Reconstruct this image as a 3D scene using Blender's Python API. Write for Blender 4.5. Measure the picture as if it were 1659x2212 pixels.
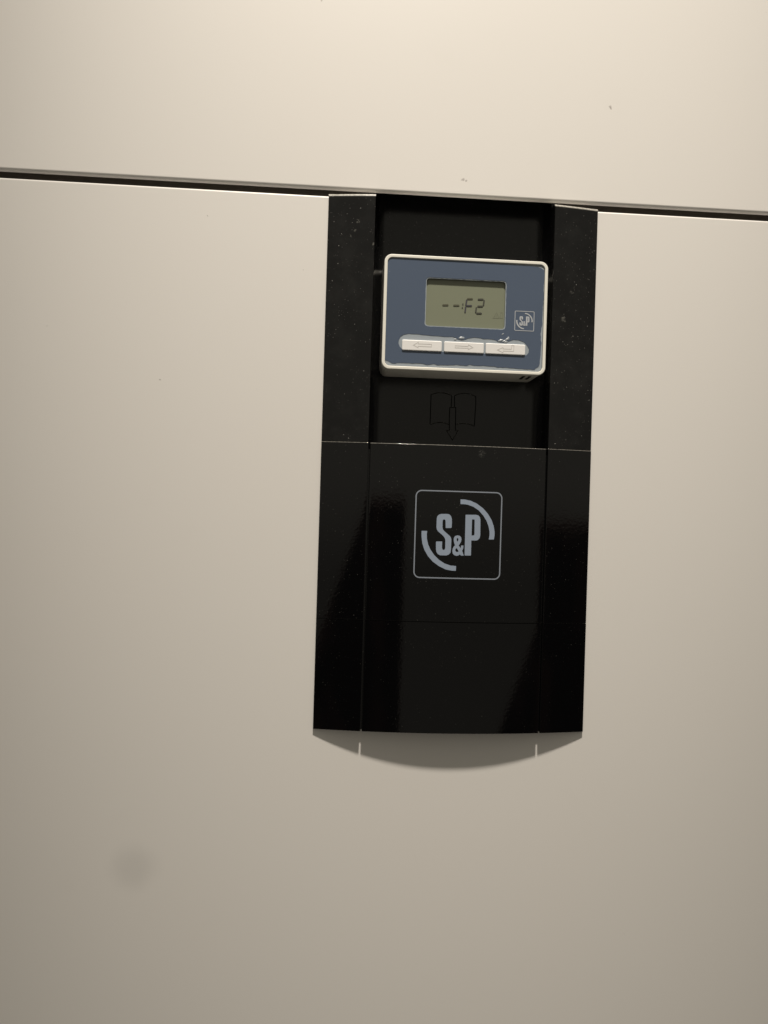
import bpy, bmesh, math, random
from mathutils import Vector, Matrix, noise

for o in list(bpy.data.objects):
    bpy.data.objects.remove(o)
random.seed(7)
scene = bpy.context.scene
C = scene.collection
R = math.radians
Z0 = 1.05                      # height of the lens above the floor, metres
MM = 0.001

# ------------------------------------------------------------------ camera
psi, roll = R(3.8), R(1.7)
fw = Vector((math.sin(psi), math.cos(psi), 0)); rt0 = fw.cross(Vector((0, 0, 1))); up0 = Vector((0, 0, 1))
rt = rt0 * math.cos(roll) + up0 * math.sin(roll)
up = -rt0 * math.sin(roll) + up0 * math.cos(roll)
cam_d = bpy.data.cameras.new('camera'); cam = bpy.data.objects.new('camera', cam_d); C.objects.link(cam)
M4 = Matrix((rt, up, -fw)).transposed().to_4x4(); M4.translation = Vector((-0.0914, -0.570, Z0))
cam.matrix_world = M4
cam_d.sensor_fit = 'HORIZONTAL'; cam_d.sensor_width = 36.0; cam_d.lens = 36.0 * 1662 / 1659
cam_d.clip_start = 0.01; cam_d.clip_end = 50
scene.camera = cam

# ------------------------------------------------------------------ dim room light (world)
world = bpy.data.worlds.new('World'); scene.world = world; world.use_nodes = True
wn, wl = world.node_tree.nodes, world.node_tree.links
wn.clear()
def wmath(op, a, b=None, c=None):
    n = wn.new('ShaderNodeMath'); n.operation = op
    for i, v in enumerate((a, b, c)):
        if v is None: continue
        if isinstance(v, (int, float)): n.inputs[i].default_value = v
        else: wl.new(v, n.inputs[i])
    return n.outputs[0]
def wstep(v, lo, hi):
    n = wn.new('ShaderNodeMapRange'); n.interpolation_type = 'SMOOTHSTEP'
    wl.new(v, n.inputs['Value']); n.inputs['From Min'].default_value = lo; n.inputs['From Max'].default_value = hi
    return n.outputs['Result']
tc = wn.new('ShaderNodeTexCoord'); sx = wn.new('ShaderNodeSeparateXYZ'); wl.new(tc.outputs['Generated'], sx.inputs[0])
az = wmath('MULTIPLY', wmath('ARCTAN2', sx.outputs['X'], wmath('MULTIPLY', sx.outputs['Y'], -1)), 57.29578)
el = wmath('MULTIPLY', wmath('ARCSINE', sx.outputs['Z']), 57.29578)
# dark patches shaped into the world for reflections: person with phone, and the opposite side
a1 = wmath('MULTIPLY', wstep(az, -2.2, -2.8), wstep(az, -30, -23))
top1 = wmath('ADD', wmath('MINIMUM', wmath('ADD', az, 10.5), 0), 0.9)
d1 = wmath('MULTIPLY', a1, wstep(wmath('SUBTRACT', el, top1), 0.6, -0.6))
lim2 = wmath('ADD', wmath('MINIMUM', wmath('MULTIPLY', wmath('ADD', el, 8), 1.04), 0), 28)
d2 = wmath('MULTIPLY', wmath('MULTIPLY', wstep(wmath('SUBTRACT', az, lim2), -0.5, 0.5), wstep(az, 52, 42)), wstep(el, 0.2, -1.2))
dark = wmath('MULTIPLY', wmath('MAXIMUM', d1, d2), wstep(el, -38, -26))
lit = wmath('SUBTRACT', 1, dark)
side = wmath('MULTIPLY', wstep(wmath('ABSOLUTE', az), 38, 58), wmath('MULTIPLY', wstep(el, 48, 32), wstep(el, -6, 2)))
lit = wmath('MULTIPLY', lit, wmath('MULTIPLY_ADD', side, -0.75, 1))
lit = wmath('MULTIPLY', lit, wmath('MULTIPLY_ADD', wstep(el, 35, 55), 1.0, 1))
lit = wmath('MULTIPLY', lit, wmath('MULTIPLY_ADD', wstep(wmath('ABSOLUTE', wmath('ADD', el, 12)), 16, 6), -0.5, 1))
floor_k = wmath('MULTIPLY_ADD', wstep(el, -45, -25), 0.55, 0.45)
WORLD_LEVEL = 0.26
bg = wn.new('ShaderNodeBackground'); wo = wn.new('ShaderNodeOutputWorld')
nz = wn.new('ShaderNodeTexNoise'); nz.inputs['Scale'].default_value = 9; wl.new(tc.outputs['Generated'], nz.inputs['Vector'])
skin = wmath('MULTIPLY', dark, wmath('MULTIPLY', wstep(nz.outputs['Fac'], 0.50, 0.68), 0.022))
mxc = wn.new('ShaderNodeMix'); mxc.data_type = 'RGBA'; wl.new(dark, mxc.inputs['Factor'])
mxc.inputs[6].default_value = (1.0, 0.93, 0.775, 1); mxc.inputs[7].default_value = (1.0, 0.45, 0.32, 1); wl.new(mxc.outputs[2], bg.inputs['Color'])
wl.new(wmath('ADD', wmath('MULTIPLY_ADD', wmath('MULTIPLY', lit, floor_k), WORLD_LEVEL, 0.002), skin), bg.inputs['Strength'])
wl.new(bg.outputs[0], wo.inputs[0])

# ------------------------------------------------------------------ ceiling downlight
ld = bpy.data.lights.new('ceiling_downlight', 'SPOT'); lamp = bpy.data.objects.new('ceiling_downlight', ld); C.objects.link(lamp)
lamp.location = (-0.02, -1.07, Z0 + 2.76)
aim = Vector((0.0, 0.0, Z0 + 0.50))
lamp.rotation_euler = (aim - lamp.location).to_track_quat('-Z', 'Y').to_euler()
ld.energy = 605; ld.color = (1.0, 0.917, 0.80); ld.shadow_soft_size = 0.09
ld.spot_size = 2 * 0.198; ld.spot_blend = 1.0

vs = scene.view_settings
vs.view_transform = 'Standard'; vs.look = 'None'; vs.exposure = 0; vs.gamma = 1; vs.use_curve_mapping = False

# ------------------------------------------------------------------ materials
class MatB:
    def __init__(s, name, base, rough=0.4, spec=0.5):
        s.m = bpy.data.materials.new(name); s.m.use_nodes = True
        s.n, s.l = s.m.node_tree.nodes, s.m.node_tree.links
        s.b = s.n['Principled BSDF']
        s.b.inputs['Base Color'].default_value = (*base, 1); s.b.inputs['Roughness'].default_value = rough
        s.b.inputs['Specular IOR Level'].default_value = spec
        s.base = None; s.basev = (*base, 1)
        s.tc = s.n.new('ShaderNodeTexCoord'); s.geo = s.n.new('ShaderNodeNewGeometry')
        s.pos = s.geo.outputs['Position']
    def math(s, op, a, b=None, c=None, clamp=False):
        n = s.n.new('ShaderNodeMath'); n.operation = op; n.use_clamp = clamp
        for i, v in enumerate((a, b, c)):
            if v is None: continue
            if isinstance(v, (int, float)): n.inputs[i].default_value = v
            else: s.l.new(v, n.inputs[i])
        return n.outputs[0]
    def step(s, v, lo, hi, a=0., b=1.):
        n = s.n.new('ShaderNodeMapRange'); n.interpolation_type = 'SMOOTHSTEP'; s.l.new(v, n.inputs['Value'])
        n.inputs['From Min'].default_value = lo; n.inputs['From Max'].default_value = hi
        n.inputs['To Min'].default_value = a; n.inputs['To Max'].default_value = b
        return n.outputs['Result']
    def noise(s, scale, detail=2, rough=0.5, dist=0.0):
        n = s.n.new('ShaderNodeTexNoise'); s.l.new(s.pos, n.inputs['Vector'])
        n.inputs['Scale'].default_value = scale; n.inputs['Detail'].default_value = detail
        n.inputs['Roughness'].default_value = rough; n.inputs['Distortion'].default_value = dist
        return n.outputs['Fac']
    def specks(s, scale, size, keep):
        """sparse irregular specks: one dot in a share `keep` of the voronoi cells"""
        v = s.n.new('ShaderNodeTexVoronoi'); v.inputs['Scale'].default_value = scale
        w = s.n.new('ShaderNodeTexNoise'); w.inputs['Scale'].default_value = scale * 2.2; s.l.new(s.pos, w.inputs['Vector'])
        mx = s.n.new('ShaderNodeMix'); mx.data_type = 'VECTOR'; mx.inputs['Factor'].default_value = 0.25 / scale * 4
        ad = s.n.new('ShaderNodeVectorMath'); ad.operation = 'MULTIPLY_ADD'
        s.l.new(w.outputs['Color'], ad.inputs[0]); k = 0.7 / scale; ad.inputs[1].default_value = (k, k, k); s.l.new(s.pos, ad.inputs[2])
        s.n.remove(mx)
        s.l.new(ad.outputs[0], v.inputs['Vector'])
        sp = s.n.new('ShaderNodeSeparateColor'); s.l.new(v.outputs['Color'], sp.inputs[0])
        on = s.step(sp.outputs[0], 1 - keep, 1 - keep * 0.6)
        return s.math('MULTIPLY', on, s.step(v.outputs['Distance'], size, size * 0.35))
    def blob(s, x, z, r0, r1, wob=0.0, wscale=60, y=None):
        d = s.n.new('ShaderNodeVectorMath'); d.operation = 'SUBTRACT'; s.l.new(s.pos, d.inputs[0])
        d.inputs[1].default_value = (x * MM, 0, z * MM + Z0)
        q = s.n.new('ShaderNodeVectorMath'); q.operation = 'MULTIPLY'; s.l.new(d.outputs[0], q.inputs[0]); q.inputs[1].default_value = (1, 0, 1)
        ln = s.n.new('ShaderNodeVectorMath'); ln.operation = 'LENGTH'; s.l.new(q.outputs[0], ln.inputs[0])
        dist = ln.outputs['Value']
        if wob: dist = s.math('MULTIPLY_ADD', s.math('SUBTRACT', s.noise(wscale, 3), 0.5), wob * MM, dist)
        return s.step(dist, r1 * MM, r0 * MM)
    def tint(s, fac, col):
        n = s.n.new('ShaderNodeMix'); n.data_type = 'RGBA'
        s.l.new(fac, n.inputs['Factor'])
        if s.base is None: n.inputs[6].default_value = s.basev
        else: s.l.new(s.base, n.inputs[6])
        n.inputs[7].default_value = (*col, 1)
        s.base = n.outputs[2]; s.l.new(s.base, s.b.inputs['Base Color'])
    def rough(s, sock): s.l.new(sock, s.b.inputs['Roughness'])
    def bump(s, h, strength, dist):
        n = s.n.new('ShaderNodeBump'); n.inputs['Strength'].default_value = strength; n.inputs['Distance'].default_value = dist
        s.l.new(h, n.inputs['Height']); s.l.new(n.outputs[0], s.b.inputs['Normal'])

def white_metal():
    k = MatB('white_powder_coat', (0.745, 0.724, 0.698), 0.40, 0.4)
    k.tint(k.math('MULTIPLY', k.noise(7, 3), 0.10), (0.66, 0.62, 0.57))
    k.tint(k.math('MULTIPLY', k.step(k.noise(4.3, 2), 0.45, 0.68), 0.10), (0.75, 0.70, 0.665))
    k.tint(k.math('MULTIPLY', k.step(k.noise(26, 5, 0.65, 0.6), 0.55, 0.80), 0.05), (0.62, 0.60, 0.56))
    k.tint(k.math('MULTIPLY', k.blob(-227.8, -264.2, 4, 23, 10, 40), 0.20), (0.36, 0.35, 0.34))
    k.tint(k.math('MULTIPLY', k.specks(55, 0.035, 0.16), 0.55), (0.16, 0.15, 0.13))
    k.tint(k.math('MULTIPLY', k.specks(22, 0.018, 0.25), 0.7), (0.12, 0.11, 0.10))
    for x, z, r in ((108.7, 311.7, 1.3), (109.3, 310.2, 1.0), (-1.9, 249.9, 1.6), (0.6, 249.2, 1.2), (-219.7, 91.5, 0.9), (-110.8, 376, 1.1)):
        k.tint(k.math('MULTIPLY', k.blob(x, z, r * 0.3, r, 2.2, 700), 0.5), (0.16, 0.12, 0.11))
    k.bump(k.noise(900, 2), 0.06, 0.0004)
    return k.m
def black_plastic(name, dust, rough=0.13, up=None):
    up = dust if up is None else up
    k = MatB(name, (0.0022, 0.0022, 0.0025), rough, 0.5)
    sn = k.n.new('ShaderNodeSeparateXYZ'); k.l.new(k.geo.outputs['Normal'], sn.inputs[0])
    front = k.step(sn.outputs['Y'], -0.5, -0.8)
    zone = k.step(k.noise(28, 3, 0.6), 0.34, 0.62)
    f = k.math('MULTIPLY', k.specks(520, 0.20, 0.16), zone)
    f2 = k.math('MULTIPLY', k.specks(900, 0.26, 0.14), zone)
    g = k.specks(230, 0.11, 0.05)
    dd = k.math('MAXIMUM', k.math('MAXIMUM', f, g), k.math('MULTIPLY', f2, 0.5))
    if dust > 0.9:
        k.tint(k.math('MULTIPLY', k.step(k.noise(60, 5, 0.7), 0.40, 0.75), 0.06), (0.10, 0.10, 0.095))
        # crumbs and scuffs that sit on the side strips
        for x, z, r, w, a in ((-79.0, 212.5, 2.0, 4, .45), (-81.5, 206, 1.2, 3, .25), (-84.5, 202, 1.2, 3, .25), (-67.6, 196, 1.5, 3, .30), (76, 148, 2.2, 5, .25), (82, 168, 1.8, 5, .15)):
            k.tint(k.math('MULTIPLY', k.math('MULTIPLY', k.math('MULTIPLY', front, k.blob(x, z, r * .2, r, w, 450)), k.step(k.noise(1200, 3), .40, .60)), a), (0.42, 0.41, 0.37))
    else:
        k.tint(k.math('MULTIPLY', k.math('MULTIPLY', k.blob(16.3, 45.2, .4, 3.4, 5, 400), k.step(k.noise(1200, 3), .42, .65)), 0.16), (0.35, 0.34, 0.32))
    k.tint(k.math('MULTIPLY', dd, 0.5 * min(1, dust)), (0.45, 0.44, 0.41))
    # dust on edges that face up, also painting in their bright highlight
    k.tint(k.math('MULTIPLY', k.step(sn.outputs['Z'], 0.15, 0.5), k.step(k.noise(700, 4, .7), 0.30, 0.62, 0.35 * up, 0.9 * up)), (0.46, 0.44, 0.40))
    k.rough(k.math('MULTIPLY_ADD', dd, 0.4, k.math('MULTIPLY_ADD', k.noise(45, 3), 0.05, rough - 0.025)))
    k.bump(k.math('ADD', k.noise(480, 1), k.math('MULTIPLY', k.noise(110, 1), 0.25)), 0.028, 0.0005)
    return k.m
def plain(name, col, rough=0.4, spec=0.5, grain=0.0):
    k = MatB(name, col, rough, spec)
    k.tint(k.math('MULTIPLY', k.noise(160, 3), 0.10 + grain), tuple(c * 0.8 for c in col))
    return k.m
MW = white_metal()
MB_DUST = black_plastic('dusty_black_plastic', 0.95, 0.24)
MB = black_plastic('gloss_black_plastic', 0.30, 0.06, 0.55)
MB_LOW = black_plastic('lower_gloss_black_plastic', 0.12, 0.06, 0.0)
MB_BAY = black_plastic('black_bay_plastic', 0.25, 0.22)
M_INNER = plain('galvanised_inner_steel', (0.17, 0.15, 0.125), 0.55)
M_HOUSE = plain('ivory_controller_plastic', (0.80, 0.785, 0.72), 0.38)
M_PLATE = plain('pale_grey_adhesive', (0.31, 0.35, 0.39), 0.45)
def film_mat():
    k = MatB('slate_blue_film', (0.080, 0.107, 0.160), 0.25, 0.5)
    k.tint(k.math('MULTIPLY', k.noise(25, 3), 0.18), (0.068, 0.092, 0.142))
    k.tint(k.math('MULTIPLY', k.specks(330, 0.16, 0.05), 0.35), (0.42, 0.43, 0.44))
    k.bump(k.noise(60, 2), 0.08, 0.0008)
    return k.m
M_FILM = film_mat()
M_LCD = plain('olive_lcd', (0.20, 0.215, 0.155), 0.30)
M_SEG = plain('dark_lcd_segment', (0.045, 0.045, 0.036), 0.5)
M_SEG_BLUE = plain('bluish_lcd_segment', (0.042, 0.040, 0.052), 0.5)
M_SEG_PALE = plain('olive_lcd_segment', (0.075, 0.073, 0.046), 0.5)
M_SEG_FAINT = plain('faint_lcd_symbol', (0.165, 0.176, 0.125), 0.5)
M_BTN = plain('white_button_rubber', (0.80, 0.79, 0.785), 0.45)
M_PRINT = plain('grey_arrow_print', (0.56, 0.545, 0.53), 0.5)
M_LOGO = plain('silver_grey_print', (0.28, 0.335, 0.425), 0.45)
M_LOGO_LINE = plain('pale_grey_outline_print', (0.24, 0.27, 0.32), 0.45)
M_BUB = plain('lifted_film_bubble', (0.30, 0.33, 0.36), 0.25)
M_DUST = plain('pale_dust', (0.30, 0.29, 0.27), 0.9)

# ------------------------------------------------------------------ mesh helpers (all dimensions in mm: x across, y into the wall, z up from the lens height)
def P(x, y, z): return Vector((x * MM, y * MM, z * MM + Z0))
def finish(name, bm, mat, parent=None, smooth=True, angle=32):
    bmesh.ops.recalc_face_normals(bm, faces=bm.faces[:])
    me = bpy.data.meshes.new(name); bm.to_mesh(me); bm.free()
    me.materials.append(mat)
    if smooth:
        me.shade_smooth(); me.set_sharp_from_angle(angle=R(angle))
    o = bpy.data.objects.new(name, me); C.objects.link(o)
    if smooth:
        wnm = o.modifiers.new('weighted_normals', 'WEIGHTED_NORMAL'); wnm.keep_sharp = True; wnm.weight = 100
    if parent is not None:
        o.parent = parent; o.matrix_parent_inverse = parent.matrix_world.inverted()
    return o
def bevel_sharp(bm, w, seg=3, ang=30, test=None):
    bm.normal_update()
    es = [e for e in bm.edges if len(e.link_faces) == 2 and e.calc_face_angle(0) > R(ang) and (test is None or test(e))]
    if es: bmesh.ops.bevel(bm, geom=es, offset=w * MM, segments=seg, profile=0.5, affect='EDGES', clamp_overlap=True)
def prism_z(prof, z0, z1, bev=0, seg=3, test=None, cuts=()):
    """plan outline (x, y) extruded from z0 to z1"""
    bm = bmesh.new(); n = len(prof)
    a = [bm.verts.new(P(x, y, z0)) for x, y in prof]; b = [bm.verts.new(P(x, y, z1)) for x, y in prof]
    bm.faces.new(a); bm.faces.new(b[::-1])
    for i in range(n): bm.faces.new((a[i], b[i], b[(i + 1) % n], a[(i + 1) % n]))
    bmesh.ops.recalc_face_normals(bm, faces=bm.faces[:])
    if bev: bevel_sharp(bm, bev, seg, 30, test)
    return bm
def layered_z(prof, layers, bev, test):
    """like prism_z, but the front (y < -1) is pushed back by dy at each level: layers = [(z, dy), ...]"""
    bm = bmesh.new(); n = len(prof); rings = []
    for z, dy in layers:
        rings.append([bm.verts.new(P(x, min(y + dy, -0.1) if y < -1 else y, z)) for x, y in prof])
    bm.faces.new(rings[0]); bm.faces.new(rings[-1][::-1])
    for a, b in zip(rings, rings[1:]):
        for i in range(n): bm.faces.new((a[i], b[i], b[(i + 1) % n], a[(i + 1) % n]))
    bmesh.ops.recalc_face_normals(bm, faces=bm.faces[:])
    bevel_sharp(bm, bev, 3, 30, test)
    return bm
def prism_x(prof, x0, x1, bev=0, seg=3):
    """section (y, z) extruded from x0 to x1"""
    bm = bmesh.new(); n = len(prof)
    a = [bm.verts.new(P(x0, y, z)) for y, z in prof]; b = [bm.verts.new(P(x1, y, z)) for y, z in prof]
    bm.faces.new(a); bm.faces.new(b[::-1])
    for i in range(n): bm.faces.new((a[i], b[i], b[(i + 1) % n], a[(i + 1) % n]))
    bmesh.ops.recalc_face_normals(bm, faces=bm.faces[:])
    if bev: bevel_sharp(bm, bev, seg)
    return bm
def solid2d(loops, y_front, y_back, bev=0.0, bres=2):
    """flat shape (x, z) with holes as a solid between two depths, optional rounded rims"""
    cu = bpy.data.curves.new('tmp', 'CURVE'); cu.dimensions = '2D'; cu.fill_mode = 'BOTH'
    t = abs(y_back - y_front)
    cu.extrude = max(t / 2 - bev, 0.0005); cu.bevel_depth = bev; cu.bevel_resolution = bres; cu.offset = -bev
    for lp in loops:
        sp = cu.splines.new('POLY'); sp.points.add(len(lp) - 1); sp.use_cyclic_u = True
        for p, (x, z) in zip(sp.points, lp): p.co = (x, z, 0, 1)
    ob = bpy.data.objects.new('tmp', cu); C.objects.link(ob)
    dg = bpy.context.evaluated_depsgraph_get()
    me = bpy.data.meshes.new_from_object(ob.evaluated_get(dg))
    bm = bmesh.new(); bm.from_mesh(me)
    bpy.data.objects.remove(ob); bpy.data.curves.remove(cu); bpy.data.meshes.remove(me)
    bmesh.ops.remove_doubles(bm, verts=bm.verts[:], dist=1e-4)
    ym = (y_front + y_back) / 2
    for v in bm.verts:
        x, z, h = v.co; v.co = P(x, ym - h, z)
    return bm
def rrect(cx, cz, w, h, r, n=8):
    pts = []
    for sx_, sz_, a0 in ((1, 1, 0), (-1, 1, 90), (-1, -1, 180), (1, -1, 270)):
        for i in range(n + 1):
            a = R(a0 + 90 * i / n)
            pts.append((cx + sx_ * (w / 2 - r) + r * math.cos(a), cz + sz_ * (h / 2 - r) + r * math.sin(a)))
    return pts
def offset_poly(pts, d, closed=True):
    out = []; n = len(pts)
    for i in range(n):
        p = Vector(pts[i])
        a = Vector(pts[i - 1]) if (closed or i > 0) else None
        b = Vector(pts[(i + 1) % n]) if (closed or i < n - 1) else None
        u = (p - a).normalized() if a is not None else (b - p).normalized()
        w = (b - p).normalized() if b is not None else u
        n1 = Vector((-u.y, u.x)); n2 = Vector((-w.y, w.x)); m = (n1 + n2)
        m = m.normalized() if m.length > 1e-6 else n1
        k = d / max(0.35, m.dot(n1))
        out.append((p.x + m.x * k, p.y + m.y * k))
    return out
def ribbon_ring(pts, w, y0, y1):
    return solid2d([offset_poly(pts, w / 2), offset_poly(pts, -w / 2)], y0, y1)
def ridge(pts, w, h, y, closed=False):
    """raised moulded line of triangular section on a face at depth y"""
    L = offset_poly(pts, w / 2, closed); Q = offset_poly(pts, -w / 2, closed)
    bm = bmesh.new(); n = len(pts)
    l = [bm.verts.new(P(x, y + .05, z)) for x, z in L]; q = [bm.verts.new(P(x, y + .05, z)) for x, z in Q]; t = [bm.verts.new(P(x, y - h, z)) for x, z in pts]
    for i in range(n if closed else n - 1):
        j = (i + 1) % n
        bm.faces.new((l[i], l[j], t[j], t[i])); bm.faces.new((t[i], t[j], q[j], q[i])); bm.faces.new((l[j], l[i], q[i], q[j]))
    return bm
def smooth_line(pts, k=4, closed=False):
    out = []; n = len(pts)
    for i in range(n if closed else n - 1):
        g = lambda j: Vector(pts[j % n] if closed else pts[max(0, min(n - 1, j))])
        p0, p1, p2, p3 = g(i - 1), g(i), g(i + 1), g(i + 2)
        for s in range(k):
            t = s / k
            v = 0.5 * ((2 * p1) + (p2 - p0) * t + (2 * p0 - 5 * p1 + 4 * p2 - p3) * t * t + (3 * p1 - p0 - 3 * p2 + p3) * t ** 3)
            out.append((v.x, v.y))
    if not closed: out.append(pts[-1])
    return out
def empty(name, loc, label, cat):
    o = bpy.data.objects.new(name, None); o.empty_display_size = 0.02; o.location = loc; C.objects.link(o)
    o['label'] = label; o['category'] = cat
    bpy.context.view_layer.update()
    return o

# ------------------------------------------------------------------ the cabinet
XL, XR, ZB = -620, 620, -900
cabinet = empty('ventilation_cabinet', P(0, 24, ZB), 'white powder-coated metal cabinet front, upper panel above a door with a dark seam between', 'cabinet')
# upper panel: sheet with a rolled lower edge and a top that curves back
RT = 260; ZT = 430
prof = []
zb, rr = 237.3, 2.6
prof.append((2.7, zb + 0.05))
for i in range(9):
    a = R(-90 + 90 * i / 8); prof.append((rr - rr * math.sin(a + R(90)), zb + rr - rr * math.cos(a + R(90))))
for i in range(15):
    a = R(48 * i / 14); prof.append((RT - RT * math.cos(a), ZT + RT * math.sin(a)))
e = prof[-1]; prof.append((e[0] + 60, e[1] + 50)); prof.append((e[0] + 60, e[1] + 48.5)); prof.append((e[0] + 1, e[1] - 1))
for i in range(14, -1, -1):
    a = R(48 * i / 14); r2 = RT - 1.2; prof.append((RT - r2 * math.cos(a), ZT + r2 * math.sin(a)))
prof += [(1.2, zb + 2.6), (2.0, zb + 1.4), (2.7, zb + 1.0)]
finish('upper_panel', prism_x(prof, XL, XR), MW, cabinet, angle=40)
# door: front sheet with a notch for the control bay, rounded top edges and a return flange behind
zt, nb, nx = 232.2, 40, 72.0
bm = solid2d([[(XL, ZB), (XR, ZB), (XR, zt), (nx, zt), (nx, nb), (-nx, nb), (-nx, zt), (XL, zt)]], 0, 3.8, 1.8, 5)
finish('door_panel', bm, MW, cabinet, angle=40)
for s in (-1, 1):
    xs = sorted((s * (nx + 2), s * XR))
    bm = prism_x([(2.6, zt - 1.5), (11, zt - 1.5), (11, zt - 2.5), (2.6, zt - 2.5)], *xs)
    finish('door_flange', bm, MW, cabinet, smooth=False)
bm = prism_x([(24, ZB), (24, ZT + 60), (26, ZT + 60), (26, ZB)], XL + 2, XR - 2)
finish('back_plate', bm, M_INNER, cabinet, smooth=False)
for s in (-1, 1):
    xs = sorted((s * (nx + 0.5), s * (XR - 2)))
    bm = prism_x([(3.2, zb + 10), (23.9, zb + 4), (23.9, zb + 5.2), (3.2, zb + 11.2)], *xs)
    finish('inner_flange', bm, M_INNER, cabinet, smooth=False)
    bm = prism_x([(11.2, zt - 30), (12.4, zt - 30), (12.4, zb + 6.8), (11.2, zb + 7.0)], *xs)
    finish('frame_rail', bm, M_INNER, cabinet, smooth=False)

# ------------------------------------------------------------------ black control fascia
fascia = empty('control_fascia', P(0, 0, -161), 'glossy black bowed plastic fascia with recessed bay, mounted on the white cabinet door', 'fascia')
RB = 564.0
def prot(x): return 11.2 - x * x / (2 * RB)
def arc(x0, x1, n, drop=0.0): return [(x0 + (x1 - x0) * i / n, -prot(x0 + (x1 - x0) * i / n) + drop) for i in range(n + 1)]
XO, XI, XCV = 101.3, 66.8, 65.5
def strip(s, z0, z1, upper, bev, mat, label, drop=0.0):
    pr = arc(-XO, -XI, 14, 0.35 if upper else drop)
    pr = ([(-XO, -0.06)] + pr + ([(-XI, 3.0), (-71.6, 3.0), (-71.6, -0.06)] if upper else [(-XI, -4.22), (-80.3, -4.22), (-80.3, -0.06)]))
    if s > 0: pr = [(-x, y) for x, y in pr][::-1]
    if upper:
        rz = 3.0
        ly = [(z0, 0.3), (z0 + 0.3, 0)] + [(z1 - rz + rz * math.sin(R(a)), rz * (1 - math.cos(R(a)))) for a in (0, 15, 30, 45, 60, 75, 88)]
        bm = layered_z(pr, ly, bev, lambda e: abs(e.verts[0].co.x - e.verts[1].co.x) < 1e-6 and abs(e.verts[0].co.z - e.verts[1].co.z) > 0.1 and (e.verts[0].co.y + e.verts[1].co.y) / 2 < -1.0 * MM)
    else:
        bm = prism_z(pr, z0, z1, bev, 4, test=lambda e: (e.verts[0].co.y + e.verts[1].co.y) / 2 < (-1.0 * MM) and not (drop and min(e.verts[0].co.z, e.verts[1].co.z) > (z1 - 0.05) * MM + Z0))
    o = finish('side_strip', bm, mat, fascia)
    o['label'] = label
for s in (-1, 1):
    strip(s, 51.0, 233.5, True, 0.6, MB_DUST, 'dusty upper side strip')
    strip(s, -79.35, 50.6, False, 0.38, MB, 'glossy middle side strip')
    strip(s, -161.0, -79.6, False, 0.2, MB_LOW, 'glossy lower side strip', 0.12)
pr = arc(-XCV, XCV, 44)
pr = [(-XCV, -4.22)] + pr + [(XCV, -4.22)]
# hinged cover keeps a lip above the base plate
cover = finish('cover', prism_z(pr, -79.35, 50.4, 0.45, 4), MB, fascia)
finish('lower_panel', prism_z([(x, y + (0.12 if y < -4.5 else 0)) for x, y in pr], -161.0, -79.6, 0.2, 3, test=lambda e: min(e.verts[0].co.z, e.verts[1].co.z) < -80 * MM + Z0), MB_LOW, fascia)
finish('base_plate', prism_z([(-80, -0.06), (-80, -4.15), (80, -4.15), (80, -0.06)], -160.4, 46, 0), MB_BAY, fascia, smooth=False)
# recessed bay: flat floor with coved sides
inner = [(-XI, 3.05)]
for i in range(1, 15):
    a = R(90 * i / 14); inner.append((-54 - 13 * math.cos(a) , 7.0 + 13 * math.sin(a)))
inner += [(-x, y) for x, y in inner[::-1]]
outer = [(71.4, 3.05), (71.4, 23.6), (-71.4, 23.6), (-71.4, 3.05)]
finish('recessed_bay', prism_z(inner + outer, 40.5, 262, 0), MB_BAY, fascia)
finish('bay_top', prism_z([(-71, 3.3), (-71, 23.7), (71, 23.7), (71, 3.3)], 262.1, 264), MB_BAY, fascia, smooth=False)

# open-book symbol with a downward arrow moulded in the bay floor
BK1 = [(-18.09, 68.64), (-18.64, 69.15), (-18.55, 80.5), (-18.52, 91.48), (-16.13, 92.64), (-12.58, 93.39), (-9.36, 93.34), (-6.13, 92.76), (-2.88, 91.75), (-2.42, 90.7), (-2.55, 86.79), (-2.61, 82.71)]
BK2 = [(-0.03, 82.81), (-0.29, 91.32), (2.46, 92.85), (5.31, 93.57), (9.25, 93.65), (12.86, 92.91), (16.32, 91.45), (16.5, 85.4), (16.17, 78.27), (15.93, 68.48)]
BK3 = [(-18.09, 68.64), (-15.09, 69.81), (-11.89, 70.36), (-8.68, 70.34), (-6.16, 69.79), (-3.99, 69.16)]
BK4 = [(1.55, 69.37), (4.22, 70.0), (7.8, 70.31), (11.03, 70.08), (13.56, 69.46), (16.11, 68.31)]
BKA = [(-3.67, 82.21), (0.98, 82.38), (1.15, 64.91), (3.12, 64.7), (-0.95, 57.2), (-5.64, 64.31), (-3.49, 64.46), (-3.85, 73.96)]
YF = 20.0
for pts in (BK1, BK2, BK3, BK4):
    finish('book_symbol_line', ridge(smooth_line(pts, 3) if pts in (BK3, BK4) else pts, 0.75, 0.55, YF), MB_BAY, fascia, smooth=False)
finish('arrow_symbol', ridge(BKA, 0.75, 0.55, YF, True), MB_BAY, fascia, smooth=False)

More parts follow.
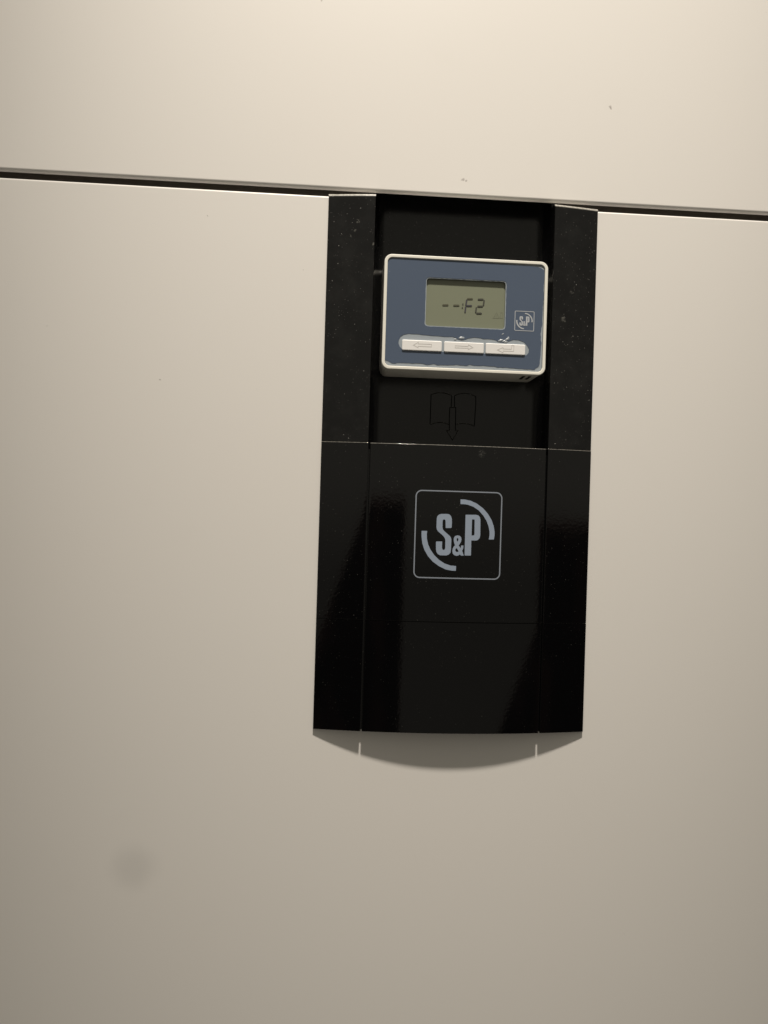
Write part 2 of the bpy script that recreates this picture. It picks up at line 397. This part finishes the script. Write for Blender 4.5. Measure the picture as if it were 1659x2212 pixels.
# printed emblem: rounded square, two arcs, S & P (mm about its centre)
L_S = [(-9.42, 4.84), (-5.58, 4.95), (-5.01, 5.59), (-4.95, 9.55), (-5.11, 11.79), (-5.84, 13.79), (-7.01, 14.88), (-8.83, 15.18), (-12.89, 15.06), (-14.68, 14.43), (-15.78, 13.27), (-16.17, 11.47), (-16.21, 5.19), (-15.85, 3.63), (-15.0, 2.31), (-11.06, -0.95), (-9.88, -2.49), (-9.38, -4.05), (-9.34, -9.88), (-9.76, -11.01), (-10.61, -11.26), (-11.3, -10.92), (-11.7, -9.72), (-11.7, -5.1), (-15.9, -5.21), (-16.24, -5.8), (-16.09, -10.96), (-15.67, -12.96), (-14.49, -14.5), (-12.89, -15.22), (-8.37, -15.24), (-6.58, -14.52), (-5.36, -13.14), (-5.1, -11.12), (-4.95, -3.93), (-5.23, -2.36), (-6.08, -1.04), (-10.25, 2.44), (-11.42, 3.75), (-11.79, 5.31), (-11.84, 10.02), (-11.54, 10.79), (-10.83, 11.17), (-10.06, 10.88), (-9.67, 10.09)]
L_P = [(5.0, 14.78), (5.45, 15.02), (12.94, 15.15), (14.55, 14.75), (15.73, 13.29), (16.14, 11.51), (16.35, 0.26), (15.95, -1.78), (14.63, -3.3), (13.05, -3.75), (9.78, -3.75), (9.83, -14.32), (9.52, -14.87), (5.21, -14.89), (5.11, -14.44)]
L_Ph = [(9.86, 11.68), (11.45, 11.73), (11.83, 11.29), (12.01, 0.59), (11.58, -0.01), (9.86, -0.15)]
L_A = [(-0.44, -0.3), (1.16, -0.61), (2.19, -1.71), (2.51, -3.27), (2.19, -4.86), (1.42, -6.45), (0.55, -7.64), (1.97, -9.67), (2.26, -8.67), (2.27, -7.68), (4.09, -7.64), (4.05, -9.3), (3.63, -10.66), (3.2, -11.44), (4.53, -15.0), (2.4, -15.05), (1.65, -14.17), (0.45, -15.01), (-0.9, -15.36), (-2.5, -14.87), (-3.66, -13.77), (-4.03, -11.99), (-3.78, -9.96), (-3.05, -8.59), (-2.17, -7.67), (-2.86, -5.89), (-3.28, -3.88), (-3.11, -2.08), (-2.15, -0.79)]
L_Ah1 = [(-0.48, -2.14), (0.08, -2.58), (0.24, -3.47), (-0.05, -4.38), (-0.44, -4.97), (-0.96, -4.04), (-1.13, -2.92)]
L_Ah2 = [(-0.93, -9.57), (-0.08, -10.8), (0.68, -12.04), (-0.39, -12.56), (-1.4, -12.19), (-1.93, -11.12), (-1.59, -10.21)]
L_R1 = [(0.9, 26.12), (3.98, 26.12), (8.55, 25.32), (13.15, 23.35), (17.8, 20.11), (21.56, 16.17), (24.43, 11.74), (26.16, 7.29), (26.96, 3.25), (27.04, 0.55), (26.59, -2.62), (22.81, -2.72), (23.26, 0.45), (23.18, 3.15), (22.39, 6.73), (20.81, 10.74), (18.19, 14.72), (14.66, 18.44), (10.49, 21.02), (6.37, 22.37), (3.63, 22.7), (1.0, 22.66)]
L_R2 = [(-26.95, 2.29), (-22.89, 2.31), (-23.14, 0.06), (-22.94, -3.52), (-21.92, -7.52), (-20.24, -11.07), (-17.41, -15.03), (-13.7, -18.52), (-9.55, -21.11), (-4.98, -22.56), (-0.9, -22.78), (-1.02, -26.28), (-3.97, -26.27), (-8.52, -25.48), (-13.56, -23.23), (-18.17, -19.98), (-21.89, -16.04), (-24.74, -11.18), (-26.23, -6.74), (-26.9, -2.28), (-27.03, 0.4)]
def emblem(parent, cx, cz, k, surf, mat, mat_line, line_w, rad):
    """surf(x) gives the depth of the face the print lies on"""
    tf = lambda pts: [(cx + x * k, cz + z * k) for x, z in pts]
    fr = rrect(cx, cz, 64.3 * k, 64.5 * k, rad, 8)
    items = [('emblem_frame', [fr, offset_poly(fr, line_w)], mat_line)]
    for nm, loops in (('emblem_arc', [L_R1]), ('emblem_arc', [L_R2]), ('emblem_letter', [L_S]), ('emblem_letter', [L_P, L_Ph]), ('emblem_ampersand', [L_A, L_Ah1, L_Ah2])):
        items.append((nm, [tf(q) for q in loops], mat))
    for nm, loops, m in items:
        bm = solid2d(loops, -0.05, 0.05)
        x0 = min(v.co.x for v in bm.verts); x1 = max(v.co.x for v in bm.verts)
        n = int((x1 - x0) / (3 * MM))
        for i in range(1, n + 1):
            x = x0 + (x1 - x0) * i / (n + 1)
            bmesh.ops.bisect_plane(bm, geom=bm.verts[:] + bm.edges[:] + bm.faces[:], plane_co=(x, 0, 0), plane_no=(1, 0, 0), dist=1e-7)
        for v in bm.verts: v.co.y += (surf(v.co.x / MM) - 0.06) * MM
        finish(nm, bm, m, parent, smooth=False)
emblem(cover, 0.7, -15.2, 1.0, lambda x: -prot(x), M_LOGO, M_LOGO_LINE, 0.85, 4.6)

# ------------------------------------------------------------------ the controller in the bay
CX, CZ = 0.8, 145.4
ctl = empty('room_controller', P(CX, 20, CZ - 41.6), 'small white-rimmed controller with slate blue face and LCD reading --:F2, in the black bay', 'controller')
W_, H_ = 120.4, 83.2
finish('housing', solid2d([rrect(CX, CZ, W_ - 0.6, H_ - 0.6, 5.2)], -10.5, 19.9, 0.3, 2), M_HOUSE, ctl)
ring_o = rrect(CX, CZ, W_, H_, 5.5, 10); ring_i = rrect(CX, CZ, W_ - 4.6, H_ - 4.6, 3.6, 10)
finish('bezel', solid2d([ring_o, ring_i], -14.2, -10.55, 0.45, 4), M_HOUSE, ctl)
def loc(pts): return [(CX + x, CZ + z) for x, z in pts]
FILM = [(-58.03, 21.96), (-58.34, 35.15), (-57.86, 37.51), (-56.12, 39.15), (-35.43, 39.28), (-11.88, 39.48), (10.23, 39.44), (11.83, 38.89), (26.11, 38.84), (32.48, 38.54), (43.64, 38.24), (50.03, 38.01), (54.86, 37.16), (57.47, 35.56), (57.85, 30.85), (57.45, 25.32), (57.5, 15.87), (57.06, 4.04), (57.11, -3.05), (56.59, -7.01), (56.15, -10.97), (56.45, -15.68), (56.92, -18.02), (56.55, -24.34), (56.15, -32.23), (55.46, -35.8), (52.35, -38.69), (47.55, -38.49), (41.96, -38.49), (33.99, -38.04), (24.44, -37.89), (22.04, -37.21), (18.88, -37.58), (14.11, -37.15), (10.17, -37.63), (6.2, -37.33), (4.61, -36.77), (2.27, -37.8), (-0.1, -37.75), (-3.27, -37.41), (-8.0, -37.46), (-11.13, -38.06), (-17.42, -38.09), (-19.77, -38.42), (-22.16, -37.51), (-26.84, -38.25), (-29.99, -37.76), (-34.7, -37.65), (-37.82, -37.94), (-40.96, -37.6), (-48.76, -37.85), (-49.91, -38.45), (-52.66, -38.02), (-55.41, -36.97), (-58.02, -35.92), (-57.88, -24.64), (-57.8, -9.1), (-57.87, 6.43)]
BLOB = [(-45.73, -26.83), (-47.43, -24.96), (-48.28, -22.67), (-48.11, -20.33), (-47.01, -17.94), (-44.72, -16.28), (-40.84, -15.49), (-35.36, -15.47), (-27.51, -15.9), (-21.22, -16.17), (-14.14, -16.47), (-8.63, -16.23), (-6.64, -16.92), (-5.03, -18.02), (-2.26, -18.44), (0.48, -17.78), (2.43, -16.91), (7.15, -15.99), (11.9, -16.25), (13.5, -16.8), (19.84, -16.68), (22.63, -17.18), (24.65, -18.5), (29.44, -19.08), (32.97, -17.51), (35.72, -16.44), (39.71, -16.42), (43.73, -17.82), (46.19, -20.07), (47.71, -22.75), (47.56, -25.51), (46.01, -27.31), (44.43, -27.54), (15.57, -27.68), (14.22, -27.51), (-14.59, -27.58), (-16.56, -27.59), (-43.99, -27.54)]
WCX, WCZ, WW, WH = CX + 0.05, CZ + 8.4, 58.3, 34.6
win = rrect(WCX, WCZ, WW, WH, 2.2, 6)
plate = finish('faceplate', solid2d([rrect(CX, CZ, W_ - 5.2, H_ - 5.2, 3.3, 8), win], -13.35, -12.4), M_PLATE, ctl, smooth=False)
def rag(pts, amp, sc, seed):
    out = []; n = len(pts)
    for i in range(n):
        a, b = Vector(pts[i]), Vector(pts[(i + 1) % n]); m = max(1, int((b - a).length / 1.0))
        for j in range(m):
            p = a.lerp(b, j / m); q = noise.noise_vector(Vector((p.x * sc, p.y * sc, seed)))
            out.append((p.x + q.x * amp, p.y + q.y * amp))
    return out
win_f = rag(rrect(WCX, WCZ, WW + 1.1, WH + 1.1, 2.4, 6), 0.22, 0.5, 3.1)
film = finish('film', solid2d([rag(loc([(x, z + (0.9 if z < -33 else 0)) for x, z in FILM]), 0.4, 0.45, 1.7), win_f, rag(loc(BLOB), 0.22, 0.22, 5.2)], -13.52, -13.36), M_FILM, ctl, smooth=False)
film['label'] = 'slate blue film with ragged edges'
for x, z, a, b, h, rz in ((-2.3, -16.9, 2.3, 1.0, .7, 5), (-7.0, -18.1, 1.1, .5, .4, 10), (28.0, -12.7, .95, .45, .5, 35), (26.6, -17.4, 2.3, .8, .6, 18), (29.4, -17.8, 2.0, .6, .5, 14), (31.3, -16.4, 1.9, .8, .6, 25), (32.1, -15.2, 1.0, .7, .5, 30), (30.6, -18.4, 1.6, .5, .5, 8)):
    bm = bmesh.new(); bmesh.ops.create_uvsphere(bm, u_segments=16, v_segments=8, radius=1)
    for v in bm.verts:
        c, s = math.cos(R(rz)), math.sin(R(rz)); X, Y, Zc = v.co.x * a, v.co.y * b, v.co.z * h * 0.55
        v.co = P(CX + x + X * c - Y * s, -13.45 - Zc, CZ + z + X * s + Y * c)
    finish('film_bubble', bm, M_BUB, film)
# display
disp = finish('display', solid2d([rrect(WCX, WCZ, WW + 7, WH + 7, 1)], -11.6, -10.56), M_LCD, ctl, smooth=False)
for seg, w, m in (
    ([(-16.7, 7.03), (-12.68, 7.22)], 1.08, M_SEG_PALE),
    ([(-8.64, 7.16), (-4.6, 7.35)], 1.08, M_SEG_PALE),
    ([(1.29, 12.39), (5.21, 12.57)], 1.08, M_SEG_PALE),
    ([(0.94, 11.69), (0.43, 7.65)], 1.08, M_SEG_BLUE),
    ([(0.34, 6.72), (-0.03, 2.39)], 1.08, M_SEG_BLUE),
    ([(1.0, 7.31), (4.74, 7.49)], 1.08, M_SEG_BLUE),
    ([(9.27, 12.4), (13.14, 12.58)], 1.08, M_SEG),
    ([(13.78, 12.0), (13.39, 8.15)], 1.08, M_SEG),
    ([(9.11, 7.26), (12.85, 7.44)], 1.08, M_SEG),
    ([(8.2, 6.48), (7.81, 2.75)], 1.08, M_SEG),
    ([(8.46, 2.11), (12.2, 2.28)], 1.08, M_SEG),
    ([(-1.83, 7.85), (-1.78, 8.80)], 0.8, M_SEG),
    ([(-2.13, 5.37), (-2.08, 6.32)], 0.8, M_SEG),
    ):
    (x0, z0), (x1, z1) = seg; u = Vector((x1 - x0, z1 - z0)); ln = u.length; u.normalize(); v = Vector((-u.y, u.x)); c = 0.35 if ln > 1.5 else 0.05
    a, b = Vector((x0, z0)), Vector((x1, z1)); h = w / 2
    q = [a - u * c, a + u * 0.25 + v * h, b - u * 0.25 + v * h, b + u * c, b - u * 0.25 - v * h, a + u * 0.25 - v * h]
    if ln < 1.5: q = [a + v * h, b + v * h, b - v * h, a - v * h]
    finish('segment', solid2d([loc([(p.x, p.y) for p in q])], -11.90, -11.84), m, disp, smooth=False)
tri = loc([(20.9, -0.8), (25.1, -0.65), (23.4, 3.4)])
finish('warning_symbol', ribbon_ring(tri, 0.45, -11.67, -11.61), M_SEG_FAINT, disp, smooth=False)
finish('warning_symbol_mark', solid2d([loc([(22.9, 0.1), (23.4, 0.1), (23.45, 1.8), (22.95, 1.8)])], -11.67, -11.61), M_SEG_FAINT, disp, smooth=False)
finish('level_symbol', ribbon_ring(loc([(26.3, -0.6), (27.7, -0.5), (27.6, 3.45), (26.25, 3.4)]), 0.55, -11.67, -11.61), M_SEG_FAINT, disp, smooth=False)
finish('level_symbol_mark', solid2d([loc([(25.4, -0.6), (25.85, -0.6), (25.85, 0.7), (25.4, 0.7)])], -11.67, -11.61), M_SEG_FAINT, disp, smooth=False)
M_LOGO_S = plain('pale_emblem_print', (0.44, 0.46, 0.49), 0.45)
# three buttons with arrow outlines
A1 = [(-37.46, -23.75), (-34.01, -21.49), (-33.97, -22.66), (-24.33, -22.55), (-24.43, -24.42), (-34.08, -24.38), (-34.04, -25.47)]
A2 = [(-7.02, -22.8), (2.61, -22.92), (2.73, -21.74), (6.03, -23.56), (2.68, -25.11), (2.73, -24.17), (-6.97, -24.36)]
A3 = [(24.2, -24.56), (28.35, -22.58), (28.38, -23.6), (34.5, -23.57), (34.58, -20.81), (36.41, -20.89), (36.22, -25.06), (28.43, -25.17), (28.38, -26.34)]
for x0, x1, z0, z1, sym, lb in ((-45.8, -16.7, -27.6, -20.0, A1, 'button with left arrow'), (-15.1, 14.2, -27.6, -20.0, A2, 'button with right arrow'), (15.5, 44.9, -27.6, -19.9, A3, 'button with bent return arrow')):
    bt = finish('button', solid2d([rrect(CX + (x0 + x1) / 2, CZ + (z0 + z1) / 2, x1 - x0, z1 - z0, 0.9, 4)], -14.35, -12.3, 0.5, 3), M_BTN, ctl)
    bt['label'] = lb
    finish('arrow_print', ribbon_ring(loc(sym), 0.45, -14.41, -14.36), M_PRINT, bt, smooth=False)
emblem(ctl, CX + 43.75, CZ + (-2.4), 0.227, lambda x: -13.52, M_LOGO_S, M_LOGO_S, 0.45, 0.8)
# vent slots in the underside near one corner, their shade painted as black blocks
for x in (45.5, 50.0):
    bm = prism_x([(-6, CZ - H_ / 2 - 0.1), (6, CZ - H_ / 2 - 0.1), (6, CZ - H_ / 2 + 1.2), (-6, CZ - H_ / 2 + 1.2)], CX + x, CX + x + 2.0)
    finish('vent_slot', bm, MB_BAY, ctl, smooth=False)
